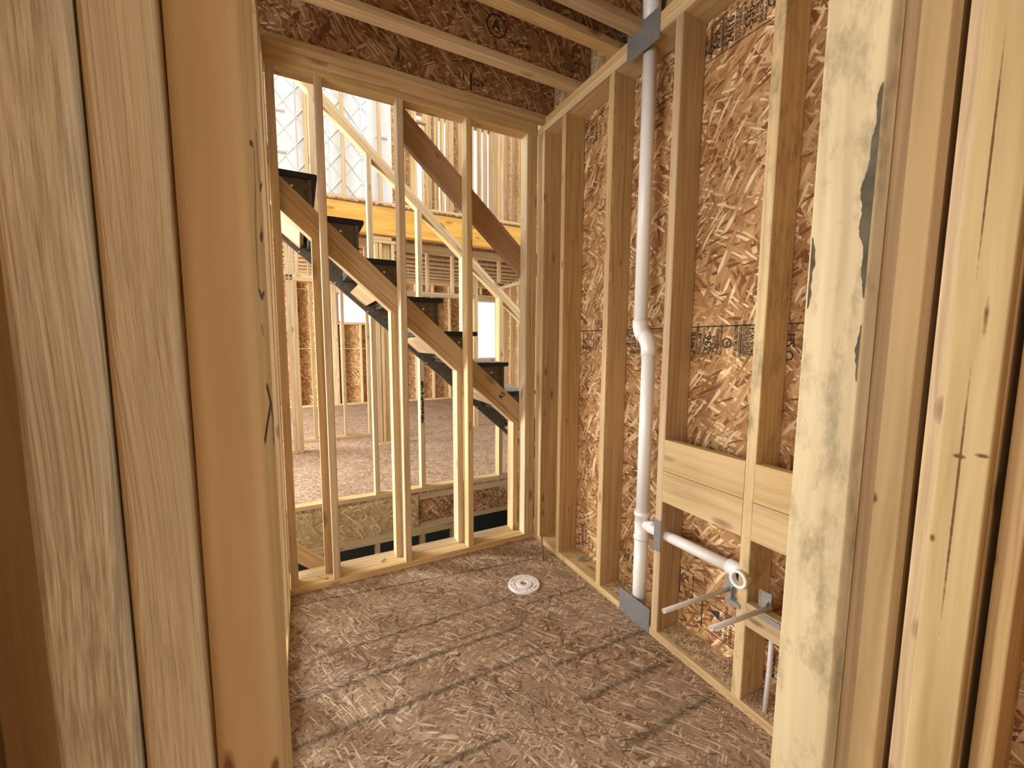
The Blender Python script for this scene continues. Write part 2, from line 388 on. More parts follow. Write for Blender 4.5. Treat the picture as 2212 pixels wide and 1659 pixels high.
# ------------------------------------------------------------------ floors
floor = empty('floor', label='dusty strand board subfloor of the small room and the hall', cat='floor', kind='structure')
G = .0015
for x0, x1 in ((-3.97, -2.75), (-2.75, -1.53), (-1.53, -.31), (-.31, .91), (.91, XO)):
    for y0, y1 in ((-3.2, -.76), (-.76, 1.68), (1.68, 2.578)):
        panel('subfloor_panel', floor, 'z', x0+G, x1-G, y0+G, y1-G, -.018, 0, OSBF)
box('floor_joist', floor, -3.9, XO, 2.50, 2.57, -.32, -.018, OSBD)
ffar = empty('floor_far', label='pale strand board subfloor beyond the stairwell', cat='floor', kind='structure')
for x0, x1 in ((-4.2, -2.97), (-2.97, -1.75), (-1.75, -.53), (-.53, .69), (.69, 1.91), (1.91, 3.13), (3.13, 4.64)):
    for y0, y1 in ((3.607, 4.30), (4.30, 6.74), (6.74, 9.6)):
        panel('subfloor_panel', ffar, 'z', x0+G, x1-G, y0+G, y1-G, -.018, 0, OSBF)
panel('subfloor_panel', ffar, 'z', 2.26, 4.64, 2.58, 3.6055, -.018, 0, OSBF)
panel('subfloor_panel', ffar, 'z', XO+G, 4.64, -.5, 2.578, -.018, 0, OSBF)

# paint lines on the subfloor, drawn across the room
def line(xa, xb, y, dy=0, w=.017):
    n = max(6, int((xb-xa)/.06)); rr = random.Random(int(y*1000)); vs, fs, e = [], [], []
    for i in range(n+1):
        x = (xb-xa)*i/n; yy = dy*i/n+rr.uniform(-.003, .003)
        for k, v in ((-1, 0), (0, 1), (1, 0)): vs.append((x, yy+k*w*.9, 0)); e.append(v)
    for i in range(n):
        for k in (0, 1): a = 3*i+k; fs.append((a, a+3, a+4, a+1))
    me = mesh('line', vs, fs); at = me.attributes.new('edge', 'FLOAT', 'POINT'); at.data.foreach_set('value', e)
    link('layout_line', me, PAINT, floor, Matrix.Translation((xa, y, .0006)))
for a in ((-.09, 1.29, 2.297, -.17, .012), (-.01, .93, 1.845, 0, .013), (1.0, 1.37, 1.757, -.016), (-.095, .88, 1.645, -.02), (-.085, .90, 1.447, -.006),
          (.90, 1.395, 1.347, -.014), (.91, 1.38, 1.152, -.01, .022), (.925, 1.385, .942, -.006, .024), (-.09, .6, 1.18, -.02, .014)):
    line(*a)

# ------------------------------------------------------------------ right wall
wr = wall('wall_right', 'framed wall of deep studs with strand board sheathing and pipes in it')
box('bottom_plate', wr, XR, XO, -.5, YB+.19, 0, PT, WOODP)
box('top_plate', wr, XR, XO, -.5, YB, HT, HT+TH, WOODP)
box('top_plate', wr, XR, XO, -.5, 2.30, HT+TH, H1, WOOD)
YS = [2.0726, 1.6662, 1.2598, .8534, .447]
for i, y in enumerate([2.3485, 2.3055]+YS+[.392, .300, .249, -.02, -.38]):
    box('stud', wr, XR, XO, y, y+TH, PT, HT, WOODG if i == 5 else (WOODP if i in (0,) else WOOD), r=.004)
# a bark edge left on the third stud
wst = [o for o in wr.children if abs(o.matrix_basis.translation.y-1.6852) < .001][0]
rr = random.Random(8); vs, fs = [], []
for k in range(90):
    z = .75+k*.0215; w = .006+.011*(.5+.5*math.sin(k*.33))*(.6+.4*math.sin(k*.11+1))+.004*rr.random()
    vs += [(XR+.0035, 1.6656, z), (XR+.0035+w, 1.6656, z)]
for k in range(89): fs.append((2*k, 2*k+1, 2*k+3, 2*k+2))
tag(link('wane_strip', mesh('wane', vs, fs), plain('wane_pale', (.62, .46, .22), .8, mott=.3), wst), 'ragged pale strip where bark was')
s_low = panel('sheathing_panel', wr, 'x', XO, XO+.011, -.5, 2.44, -.30, 1.443, OSBW)
s_up = panel('sheathing_panel', wr, 'x', XO, XO+.011, -.5, 2.44, 1.4445, 3.08, OSBW)
panel('seam_backing', wr, 'x', XO+.012, XO+.014, -.5, 2.44, -.3, 3.08, VINYL)  # unseen backing sheet, added to stop sky light through the sheathing seam
for y0, y1 in ((.8914, 1.2598), (.485, .8534)):
    box('blocking', wr, XR, XR+TH, y0, y1, .806, .947, WOODB)
    box('blocking', wr, XR, XR+TH, y0, y1, .664, .8045, WOODB)
box('blocking', wr, XR, XR+TH, .485, .8534, .338, .427, WOODB)

# printing on the sheathing (face looks towards -X)
UPW, DNW = ((0, 0, 1), (0, 1, 0)), ((0, -1, 0), (0, 0, 1))
XS = XO-.0008
def vtext(p, s, y, z, size, st=1.0): text(p, s, (XS, y, z), UPW[0], UPW[1], size, stretch=st)
def htext(p, s, y, z, size, st=1.0): text(p, s, (XS, y, z), DNW[0], DNW[1], size, stretch=st)
def hbar(p, y0, y1, z, t=.004):
    k = ribbon('printed_rule', p, [(XS, y0, z), (XS, y1, z)], (-1, 0, 0), t, INK); return k
def vbar(p, y, z0, z1, t=.004): return ribbon('printed_rule', p, [(XS, y, z0), (XS, y, z1)], (-1, 0, 0), t, INK)
def grade(p, y, zt, hgt=.125):
    """one grade stamp, its left edge at y (viewer's left = larger y), its top at zt"""
    z0 = zt-hgt
    vtext(p, 'APA', y-.030, z0+.02, .040, 1.1); vbar(p, y+.006, z0, zt); vbar(p, y+.012, z0, zt); vbar(p, y-.038, z0, zt); vbar(p, y-.044, z0, zt)
    vtext(p, 'RATED SHEATHING', y-.058, z0+.012, .014); vtext(p, '24/16', y-.088, z0+.008, .042, 1.05)
    vtext(p, 'SIZED FOR SPACING', y-.105, z0+.006, .015); vtext(p, 'EXPOSURE 1', y-.121, z0+.008, .019); vtext(p, 'THICKNESS 0.418', y-.137, z0+.006, .015)
    vtext(p, '-536-', y-.168, z0+.008, .044, 1.05); vtext(p, 'PS 2-18', y-.186, z0+.02, .022); vtext(p, 'SHEATHING', y-.204, z0+.008, .020)
    vtext(p, 'PRP-108 HUD-UM-40C', y-.219, z0+.004, .014)
    tube('printed_emblem', p, [(XS, y-.240, z0+.058), (XS-.0004, y-.240, z0+.058)], .021, INK, 18, .016, INK); vtext(p, 'apa', y-.245, z0+.042, .016)
    vtext(p, '7/16 CATEGORY', y-.285, z0+.002, .0195); vbar(p, y-.293, z0, zt, .003); vbar(p, y-.300, z0, zt, .005)
    vtext(p, 'CONSTRUCTION', y-.318, z0+.004, .018); vtext(p, 'SHEATHING', y-.335, z0+.012, .022); vtext(p, '24/16 W24', y-.353, z0+.008, .024)
z_ = 1.443
grade(s_low, 1.330, z_-.004)
hbar(s_low, 2.07, .45, z_-.001, .005)
htext(s_low, 'THIS SIDE', 1.665, z_-.030, .033); htext(s_low, 'DOWN', 1.655, z_-.062, .033); htext(s_low, 'ESTE LADO', 1.665, z_-.094, .033); htext(s_low, 'ABAJO', 1.645, z_-.127, .033)
vtext(s_low, 'SFI', .83, z_-.085, .042); tube('printed_emblem', s_low, [(XS, .848, z_-.115), (XS-.0004, .848, z_-.115)], .019, INK, 6, .014, INK)
vtext(s_low, 'CERTIFIED', .795, z_-.13, .016); vtext(s_low, '24/16', .77, z_-.12, .03)
for k, s in enumerate(('SFI', 'APA', '24/16', 'PS 2-18', '-536-', 'JUL 24')): vtext(s_low, s, 2.035-k*.024, z_-.115, .022)
vbar(s_low, 2.045, z_-.12, z_); vbar(s_low, 1.90, z_-.12, z_)
# upper sheet, stamped along its upper edge
zt = 2.655
hbar(s_up, 1.258, .10, zt-.125-.002); grade(s_up, 1.225, zt+.004, .125); grade(s_up, .80, zt+.004, .125)
hbar(s_up, 1.66, 1.32, zt-.168); hbar(s_up, 1.66, 1.32, zt-.01)
for k, s in enumerate(('THIS SIDE', 'ESTE LADO', 'ABAJO')): htext(s_up, s, 1.43, zt-.055-k*.045, .042)
hbar(s_up, 2.07, 1.70, zt-.006); hbar(s_up, 2.07, 1.70, zt-.135)
for k, s in enumerate(('SHEATHING', 'PS 2-18', 'APA', '24/16', '-536-')): vtext(s_up, s, 2.045-k*.04, zt-.128, .026)
rect(s_up, (XS, 1.965, zt-.13), UPW[0], UPW[1], .115, .035, .004)
# lower sheet, stamped along its bottom
hbar(s_low, 1.14, .50, .235); hbar(s_low, 1.115, .50, .105); vbar(s_low, 1.135, .105, .235, .006)
rect(s_low, (XS, 1.26, .20), DNW[0], DNW[1], .075, .125, .004); htext(s_low, 'DE', 1.25, .275, .034)
me = mesh('tri', [(0, 0, 0), (.055, .02, 0), (.055, -.02, 0)], [(0, 1, 2)])
link('printed_mark', me, INK, s_low, Matrix.Translation((XS, 1.105, .205)) @ Matrix((( 0, -1, 0), (0, 0, 1), (-1, 0, 0))).transposed().to_4x4())
for k, s in enumerate(('24/16 RATED', 'SIZED FOR SPACING', 'EXPOSURE 1', 'PS 2-18')): vtext(s_low, s, 1.035-k*.022, .112, .017)
vbar(s_low, .958, .105, .235); vbar(s_low, .950, .105, .235); vtext(s_low, 'APA', .912, .112, .045, 1.1)
vtext(s_low, 'Local', .815, .10, .046); vtext(s_low, '-536-', .74, .10, .036)
hbar(s_low, 2.07, 1.71, .215); hbar(s_low, 2.07, 1.71, .085)
for k, s in enumerate(('24/16', 'SHEATHING', 'EXPOSURE 1', 'PS 2-18', '-536-', '7/16', 'JUL 24', 'W24')): vtext(s_low, s, 2.035-k*.034, .092, .024)
vbar(s_low, 1.80, .085, .215); vbar(s_low, 1.792, .085, .215)
for k, s in enumerate(('24/16', 'PS 2-18', 'APA')): vtext(s_low, s, 1.62-k*.03, .18, .024)

# ------------------------------------------------------------------ back wall (first row of studs) and the support under the stairs
wb = wall('wall_back', 'open stud wall between the small room and the stairwell')
box('bottom_plate', wb, -.10, XR, YB, YB+W4, 0, PT, WOODP)
box('top_plate', wb, -.10, XR, YB, YB+W4, HT, HT+TH, WOOD); box('top_plate', wb, -.19, XR, YB, YB+W4, HT+TH, H1, WOOD)
for k, (x0, m) in enumerate(((-.099, WOOD), (.114, WOOD), (.517, WOODP), (.921, WOODP), (1.334, WOODP), (1.3725, WOOD))):
    box('stud', wb, x0, x0+.0375, YB, YB+W4, PT, HT, m, r=.004)
ws = wall('wall_stair', 'low stud wall with a sloping top under the near side of the stairs')
box('bottom_plate', ws, -.9, XR, YB+W4+.0005, 2.573, 0, PT, WOODP)
SL = .9025
def ztop(x): return 2.2008-SL*(x+.0524)
TY0, TY1 = 2.449, 2.538
CV = math.sqrt(1+SL*SL)
ea, eb = -.75, 2.30
slope('sloping_plate', ws, (ea, ztop(ea)-.089*CV), (eb, ztop(eb)-.089*CV), YB+W4+.0005, 2.563, .038, WOOD)
sb_ = slope('sloping_board', ws, (ea, ztop(ea)), (eb, ztop(eb)), YB+W4+.0005, YB+W4+TH, .0885, WOOD)
text(sb_, 'R5', px(1083, 863, 'y', YB+W4-.0004), (.68, 0, .733), (-.733, 0, .68), .045, name='pen_mark')
def zu(x): return ztop(x)-(.089+.038)*CV
for x0 in (-.33, .0755, .479, .883, 1.2925, 1.70):
    slantstud('stud', ws, x0, x0+.038, YB+W4+.0005 if x0 < 0 or x0 > 1.5 else YB+W4+.0005, 2.563, PT, zu(x0), zu(x0+.038), WOODP)

# ------------------------------------------------------------------ left wall
wl = wall('wall_left', 'open stud wall on the left of the small room')
box('bottom_plate', wl, -.189, -.10, .4555, YB+W4, 0, PT, WOODP)
box('top_plate', wl, -.189, -.10, .4555, YB+W4, HT, HT+TH, WOOD)
box('top_plate', wl, -.189, -.10, .4555, YB, HT+TH, H1, WOOD)
for y in (.86, 1.2598, 1.6662, 2.0726, 2.32):
    box('stud', wl, -.189, -.10, y, y+TH, PT, HT, WOODP if y > 2 else WOOD)

# ------------------------------------------------------------------ front wall: the doorway the picture is taken through
wf = wall('wall_front', 'stud wall with the doorway the view is taken through')
FG1 = wood('jamb_ribbed', (.34, .26, .15), (.60, .485, .30), rnd=.02, grain=7, knot_amt=0, bump=.5, con=1.7)
FG2 = wood('jamb_smooth', (.46, .36, .215), (.60, .475, .29), rnd=.02, grain=5, bump=.9, con=1.4, knots=[(.019, -.07, -.60, .020, .030)], knot_amt=0)
FG3 = wood('jamb_knotty', (.40, .27, .135), (.56, .405, .215), rnd=.02, con=1.3, grain=.35, knots=[(.006, -.07, -.535, .0065, .010), (-.012, -.07, -.29, .004, .018), (.016, -.07, -.30, .004, .009)], knot_amt=.3)
FY = .313
for x0, m, dy in ((-.0629, FG3, 0), (-.1009, FG2, .004), (-.1390, FG1, .001)):
    o = box('jamb_stud', wf, x0+.0004, x0+.0377, FY+dy, FY+.1405, PT, HT, m, r=.0075, seg=6)
    if m is FG3: JAMB = o
box('stud', wf, -.252, -.205, FY-.03, FY+.15, PT, HT, FG1, r=.004)  # out-of-view stud, added to shade the recess beside it
box('stud', wf, -.26, -.142, FY+.098, FY+.136, PT, HT, wood('recessed_stud', (.40, .262, .128), (.62, .455, .25), rnd=.02, knots=[(.03, -.02, -.62, .018, .022)], knot_amt=.2), long=2)
# right side of the doorway
RG1 = wood('post_dirty', (.43, .33, .165), (.62, .50, .285), rnd=.02, dirt=.85, con=1.3, grain=.5, knot_amt=.3)
RG2 = wood('post_clean', (.40, .28, .14), (.60, .45, .25), rnd=.02, grain=.5, knots=[(-.02, .0, -.29, .008, .014)], knot_amt=.25)
RG3 = wood('corner_post', (.45, .34, .17), (.62, .49, .275), rnd=.02, con=1.4, grain=.4, knots=[(-.02, .006, -.255, .012, .006), (-.02, -.03, -.245, .012, .006), (-.02, -.01, .07, .005, .05), (-.02, .035, -.47, .006, .012), (-.0175, .004, -.36, .0028, .32), (-.0175, .012, .42, .0025, .25)], knot_amt=.2)
RY0, RY1 = .318, .407
POST = box('jamb_stud', wf, .781, .8185, RY0, RY1, PT, HT, RG1, r=.005, seg=4)
box('king_stud', wf, .8205, .8585, RY0-.004, RY1, PT, HT, RG2, r=.004, seg=4)
box('stud', wf, .983, 1.021, RY0, RY1, PT, HT, RG2, r=.005, seg=4)
box('stud', wf, 1.376, XR-.0005, .304, .392, PT, HT, RG3, r=.005, seg=4)
box('bottom_plate', wf, .781, XR-.0005, RY0, RY1, 0, PT, WOODP); box('bottom_plate', wf, -.60, -.0248, FY+.01, FY+.14, 0, PT, WOODP)
box('top_plate', wf, -.189, XR-.0005, RY0, RY1+.04, HT, H1, WOOD)
box('header', wf, -.0245, .7805, RY0, RY1+.04, 2.10, 2.30, WOOD)
for x0 in (.15, .55): box('cripple_stud', wf, x0, x0+TH, RY0, RY1, 2.30, HT, WOOD)
# dark bark streak left on the post's near corner
BARK = plain('bark', (.095, .082, .05), .95, mott=.4)
def bark(edge, sgn, z0, z1, wmax, seed, n=60):
    rr = random.Random(seed); vs, fs = [], []; ph = rr.uniform(0, 6)
    for k in range(n+1):
        t = k/n; w = wmax*(math.sin(PI*t)**.45)*(.62+.22*math.sin(ph+t*9)+.12*math.sin(t*31+ph)+.10*rr.random())
        z = z0+(z1-z0)*t; vs += [(.7804, edge, z), (.7804, edge+sgn*max(.0006, w), z)]
    for k in range(n): fs.append((2*k, 2*k+1, 2*k+3, 2*k+2) if sgn > 0 else (2*k, 2*k+2, 2*k+3, 2*k+1))
    return link('bark_streak', mesh('bark', vs, fs), BARK, POST)
tag(bark(RY0+.0045, 1, 1.44, 1.755, .017, 5), 'dark bark left along the edge of the post')
bark(RY0+.0045, 1, 1.31, 1.40, .006, 9, 20); bark(RY1-.0045, -1, 1.43, 1.55, .008, 4, 24)
# marker writing on the inside of the left jamb
def stroke(pp, w):
    ribbon('marker_stroke', JAMB, [px(a, b, 'x', -.0243) for a, b in pp], (1, 0, 0), w, MARK)
    
def mstroke(pp, w):
    pts = []
    for a, b in pp: pts.append(Vector((-.0246, a, b)))
    ribbon('marker_stroke', JAMB, pts, (1, 0, 0), w, MARK)
def jp(a, b):
    p = px(a, b, 'x', -.0248); return (min(.449, max(.318, p.y)), p.z)
for pp, w in (([(541, 308), (546, 312), (549, 322), (552, 400), (553, 480), (556, 560), (560, 625), (566, 645), (571, 632)], .0035),
              ([(553, 282), (556, 330), (560, 385), (563, 412), (566, 395)], .004), ([(558, 242), (562, 300), (565, 360), (567, 378)], .0035),
              ([(565, 490), (567, 505), (564, 516)], .007), ([(566, 700), (569, 725)], .003),
              ([(577, 832), (581, 848), (586, 870), (590, 905), (592, 960)], .006), ([(586, 872), (580, 905), (573, 955)], .005)):
    mstroke([jp(*q) for q in pp], w)

# ------------------------------------------------------------------ ceiling: joists and the floor above
ce = empty('ceiling', label='open joists and strand board deck overhead', cat='ceiling', kind='structure')
def ijoist(y0, xa, xb, parent=ce, w=.062):
    web = panel('i_joist', parent, 'y', xa, xb, y0+w/2-.006, y0+w/2+.006, H1+.036, HJ-.038, OSBD)
    box('flange', web, xa, xb, y0, y0+w, H1, H1+.038, WOOD); box('flange', web, xa, xb, y0, y0+w, HJ-.038, HJ, WOOD)
    return web
JO = [ijoist(y0, -3.2, 1.515) for y0 in (2.340, 1.965, 1.632, 1.484, 1.06, .65, .24, -.17, -.58, -.99, -1.4, -1.8)]
panel('deck_panel', ce, 'z', -3.2, .31-G, -1.95, 1.24-G, HJ, HJ+.018, OSBW); panel('deck_panel', ce, 'z', .31+G, XO, -1.95, 1.24-G, HJ, HJ+.018, OSBW)
panel('deck_panel', ce, 'z', -3.2, .31-G, 1.24+G, 2.47, HJ, HJ+.018, OSBW); panel('deck_panel', ce, 'z', .31+G, XO, 1.24+G, 2.47, HJ, HJ+.018, OSBW)
panel('rim_board', ce, 'x', 1.517, 1.5505, -1.2, 2.47, H1, HJ, OSBY)
# unseen hall walls added to dim light from behind, with a side window opening
wq = wall('wall_hall_back_added', 'unseen sheathed wall added at the back of the hall to cut the light')
panel('sheathing_panel', wq, 'y', -3.2, -.8, -1.95, -1.93, 0, H1, OSBW); panel('sheathing_panel', wq, 'y', -.8, XO, -1.95, -1.93, 0, H1, OSBW)
wv_ = wall('wall_hall_side_added', 'unseen outside wall added to the hall with a wide opening for the light')
for y0, y1, z0, z1 in ((-1.95, -.92, 0, H1), (2.32, 2.58, 0, H1), (-.92, 2.32, 0, .48), (-.92, 2.32, 2.42, H1)):
    panel('sheathing_panel', wv_, 'x', -3.24, -3.22, y0, y1, z0, z1, OSBW)
for y0 in (-.96, 2.32): box('trimmer', wv_, -3.22, -3.08, y0, y0+TH, 0, H1, WOOD)
box('sill', wv_, -3.22, -3.08, -.92, 2.32, .44, .48, WOOD); box('header', wv_, -3.22, -3.08, -.92, 2.32, 2.42, 2.60, WOOD)
# printing on the joist webs (they face -Y)
def jtext(j, yw, s, x, z, size): text(j, s, (x, yw-.0008, z), (1, 0, 0), (0, 0, 1), size, name='printed_stamp')
yw2 = 1.965+.031-.006
tube('printed_emblem', JO[1], [(.93, yw2-.0004, 2.93), (.93, yw2-.0009, 2.93)], .055, INK, 24, .048, INK); jtext(JO[1], yw2, 'A', .905, 2.91, .07); jtext(JO[1], yw2, 'Series 40', 1.0, 2.875, .035)
jtext(JO[1], yw2, 'LOT 2', 1.32, 2.86, .03); rect(JO[1], (1.31, yw2-.0008, 2.85), (1, 0, 0), (0, 0, 1), .1, .08, .004)
yw1 = 2.340+.031-.006
for s, x, z, q in (('|', .52, 2.88, .07), ('11', .86, 2.87, .05), ('529', .95, 2.86, .05), ('|', .93, 2.85, .1)): jtext(JO[0], yw1, s, x, z, q)

# ------------------------------------------------------------------ plumbing
VX, VU, VL, VR = 1.460, 1.482, 1.422, .0315
vent = empty('vent_pipe', (VX, VL, 0), 'white plastic vent pipe with a jog and a sideways drain arm', 'pipe')
tube('pipe', vent, [(VX, VU, 1.44), (VX, VU, 2.85)], VR, PVC, 28)
tube('pipe', vent, [(VX, VL, .52), (VX, VL, 1.345)], VR, PVC, 28)
tube('pipe', vent, [(VX, VL, -.04), (VX, VL, .47)], VR+.002, PVC, 28)
tube('elbow', vent, [(VX, VU, 1.480), (VX, VU, 1.455), (VX, VU-.004, 1.436), (VX, VU-.016, 1.412), (VX, VU-.026, 1.400)], VR+.005, PVC, 28)
tube('elbow', vent, [(VX, VL+.032, 1.407), (VX, VL+.018, 1.392), (VX, VL+.005, 1.366), (VX, VL, 1.345), (VX, VL, 1.312)], VR+.005, PVC, 28)
tee = tube('tee', vent, [(VX, VL, .410), (VX, VL, .425), (VX, VL, .4255), (VX, VL, .528), (VX, VL, .5285), (VX, VL, .552)], [VR+.007, VR+.007, VR+.004, VR+.004, VR+.008, VR+.008], PVC, 28)
tube('collar', tee, [(VX, VL, .492), (VX, VL-.055, .492), (VX, VL-.0555, .492), (VX, VL-.085, .492)], [.026, .026, .030, .030], PVC, 24)
text(tee, 'PVC', (VX-VR-.0052, VL+.012, .44), (0, 0, 1), (0, 1, 0), .014, mat=plain('print_blue', (.08, .12, .3), .6))
fit = tube('fitting', vent, [(VX, VU, 2.80), (VX, VU, 2.86), (VX-.012, VU-.01, 2.895), (VX-.05, VU-.035, 2.915), (VX-.12, VU-.08, 2.92)], .040, PVC, 24)
tube('collar', fit, [(VX-.085, VU-.058, 2.918), (VX-.125, VU-.083, 2.92)], .045, PVC, 24)
tube('pipe', vent, [(VX-.11, VU-.075, 2.92), (VX-.42, VU-.27, 2.93)], .0315, PVC, 24)
tube('drain_pipe', vent, [(1.452, VL-.07, .492), (1.450, .925, .508)], .0242, PVC, 24)
arc = [(1.450, .955, .507), (1.450, .925, .508)]+[(1.450-.040+.040*math.cos(a), .925-.040*1.2*math.sin(a), .509) for a in (PI/8, PI/4, 3*PI/8, PI/2)]
el = tube('drain_elbow', vent, arc+[(1.392, .876, .511)], .0295, PVC, 28, .0235, PVC)
tube('rim', el, [(1.400, .876, .5105), (1.384, .876, .5115)], .0325, PVC, 28, .0235, PVC)

# steel guard plates over the drilled plates and stud
def plate(y0, y1, z0, z1, label, holes=()):
    o = box('nail_plate', None, XR-.0022, XR-.0004, y0, y1, z0, z1, STEEL, r=.0003); tag(o, label, 'metal plate', 'steel nail plates')
    return o
np1 = plate(1.3055, 1.507, .0, .122, 'dark steel nail plate on the bottom plate in front of the vent pipe')
for yy in (1.475, 1.335):
    ribbon('nail_tooth', np1, [(XR-.0030, yy, .012), (XR-.0030, yy-.003, .030)], (-1, 0, 0), [.009, .0005], GALV)
plate(1.380, 1.578, 2.660, 2.790, 'dark steel nail plate on the top plate where the vent pipe goes through')
plate(1.2595, 1.2985, .425, .572, 'small steel nail plate on the stud beside the pipe tee')

# water supply stubs
def supply(y, z, x0, x1, tip, label):
    o = empty('supply_tube', (x0, y, z), label, 'tube', 'water supply tubes')
    tube('tube', o, [(x0, y, z), ((x0+x1)/2, (y+tip[0])/2, (z+tip[1])/2), (x1, tip[0], tip[1])], .0082, PEX, 16, .0058, PEX)
    return o
supply(.936, .428, 1.452, 1.080, (.937, .447), 'milky plastic supply tube sticking out under the drain elbow')
s2 = supply(.790, .436, 1.448, 1.140, (.798, .455), 'milky plastic supply tube sticking out above the low block beside the post')
riser = tube('supply_riser', None, [(1.455, .781, .34), (1.452, .781, .18), (1.447, .783, .036)], .0085, PEX, 16)
tag(riser, 'upright milky plastic tube rising from the bottom plate below the low block', 'tube')
def bracket(y, label, z=.42, side=-1):
    o = empty('stub_bracket', (1.44, y, z), label, 'bracket', 'galvanized stub brackets')
    ys = [-.022, -.0178, -.0142, .0142, .0178, .022]; zs = [-.010]+[v for i in range(4) for v in (.0022+i*.013, .0058+i*.013)]+[.056]
    vs, fs = [], []
    for f in (-.001, .001):
        for yy in ys:
            for zz in zs: vs.append((f, yy, zz))
    nz_ = len(zs); h_ = len(ys)*nz_
    for i in range(5):
        for j in range(nz_-1):
            p = [i*nz_+j, i*nz_+j+1, (i+1)*nz_+j+1, (i+1)*nz_+j]
            if i in (1, 3) and j % 2 == 1:
                for c1, c2 in zip(p, p[1:]+p[:1]): fs.append((c1, c2, c2+h_, c1+h_))
            else: fs += [tuple(p), tuple(v+h_ for v in reversed(p))]
    link('plate', mesh('plate', vs, fs), GALV, o, Matrix.Translation((1.4385, y, z)))
    arm = box('arm', o, 1.404, 1.4395, y-.075 if side < 0 else y-.06, y-.004, z-.016, z-.0125, GALV, r=.0006)
    box('lip', arm, 1.404, 1.4062, y-.075 if side < 0 else y-.06, y-.004, z-.030, z-.0125, GALV, r=.0006)
    box('clip', o, 1.422, 1.436, y-.014, y-.0095, z-.012, z+.026, GALV, r=.0006)
    tube('screw', o, [(1.4105, y-.064 if side < 0 else y-.05, z-.0125), (1.4105, y-.064 if side < 0 else y-.05, z-.0105)], .0035, SCREW, 8)
    return o
bracket(.936, 'galvanized bracket holding the supply tube under the drain elbow', .420, 1)
bracket(.805, 'galvanized bracket with punched plate on top of the low block', .434)

# closet flange
fx, fy = 1.071, 1.912
fl = empty('toilet_flange', (fx, fy, 0), 'round white plastic toilet flange on the subfloor', 'flange')
def lathe(name, parent, prof, mat, n=48):
    vs, fs = [], []
    for (r, z) in prof:
        for k in range(n): vs.append((r*math.cos(2*PI*k/n), r*math.sin(2*PI*k/n), z))
    for i in range(len(prof)-1):
        for k in range(n): fs.append((i*n+k, i*n+(k+1) % n, (i+1)*n+(k+1) % n, (i+1)*n+k))
    me = mesh('lathe', vs, fs); o = link(name, me, mat, parent, Matrix.Translation((fx, fy, 0))); return o
def flange_ring():
    """flat ring with the bolt slots really sunk into it"""
    n = 180; R = [.048, .051, .055, .058, .067, .075, .087, .089, .089]; Z = [.004, .004, .010, .012, .012, .012, .012, .010, .0005]
    slots = [(q, q+32) for q in (20, 110, 200, 290)]+[(q, q+6) for q in (5, 75, 95, 165, 185, 255, 275, 345)]
    cut = [any(p <= (k+.5)*360/n < q for p, q in slots) for k in range(n)]
    vs, fs = [], []
    def P(r, k, z): vs.append((r*math.cos(2*PI*k/n), r*math.sin(2*PI*k/n), z)); return len(vs)-1
    g = [[P(r, k, z) for k in range(n)] for r, z in zip(R, Z)]
    for i in range(len(R)-1):
        for k in range(n):
            k2 = (k+1) % n
            if i == 4 and cut[k]:
                q = [P(R[4], k, .0015), P(R[5], k, .0015), P(R[5], k2, .0015), P(R[4], k2, .0015)]; t = [g[4][k], g[5][k], g[5][k2], g[4][k2]]
                fs.append(tuple(q)); fs += [(t[0], q[0], q[3], t[3]), (t[2], q[2], q[1], t[1])]
                if not cut[k-1]: fs.append((t[1], q[1], q[0], t[0]))
                if not cut[k2]: fs.append((t[3], q[3], q[2], t[2]))
            else: fs.append((g[i][k], g[i+1][k], g[i+1][k2], g[i][k2]))
    return link('ring', mesh('ring', vs, fs), PVC, fl, Matrix.Translation((fx, fy, 0)))
ring = flange_ring()
lathe('hub', fl, [(.047, .002), (.047, .013), (.044, .015), (.035, .015), (.030, .013), (.028, .009)], PVC)
cap = lathe('cap', fl, [(.036, .012), (.032, .0155), (.022, .0155), (.020, .008), (.0, .0075)], PVC)
lathe('opening', cap, [(.0195, .0083), (.0, .0083)], plain('opening_tan', (.42, .30, .18), .8), 24)
rod = tube('rusty_rod', None, [(1.310, 2.090, -.01), (1.304, 2.09, .06), (1.294, 2.0895, .16)], .0048, RUST, 10)
tag(rod, 'thin rusty rod sticking up from the floor in the corner', 'rod')
# clip left on the bottom plate, scraps, sawdust
sc = empty('metal_scrap', (1.494, 1.93, PT), 'bent scrap of metal strap lying on the bottom plate', 'scrap')
for k, (dx, dy, a, l) in enumerate(((-.02, .012, .3, .05), (.0, -.018, -.4, .055), (.015, .006, .9, .035))):
    o = box('strip', sc, -l/2, l/2, -.008, .008, -.0006, .0006, GALV, r=.0002)
    o.matrix_parent_inverse = Matrix.Identity(4); o.matrix_basis = Matrix.Translation((dx, dy, .006+.004*k)) @ Matrix.Rotation(a, 4, 'Z') @ Matrix.Rotation(.35*(k-1), 4, 'Y') @ Matrix.Rotation(PI/2, 4, 'Y')
def scrap(x, y, z, l, w, a, label, mat=WOODR):
    o = box('wood_scrap', None, x-l/2, x+l/2, y-w/2, y+w/2, z+.0005, z+.007, mat, r=.001)
    o.matrix_basis = Matrix.Translation((x, y, z+.0055)) @ Matrix.Rotation(a, 4, 'Z') @ Matrix.Rotation(PI/2, 4, 'Y')
    tag(o, label, 'wood scrap', 'wood scraps'); return o
scrap(.058, 2.44, PT, .065, .014, -.95, 'splinter of wood on the bottom plate beside the left double stud', WOOD)
scrap(.395, 2.47, PT, .04, .006, .7, 'thin splinter on the bottom plate between two double studs', WOODP)
scrap(.545, 1.60, 0, .04, .012, -.4, 'small pale wood scrap on the subfloor', WOODP)
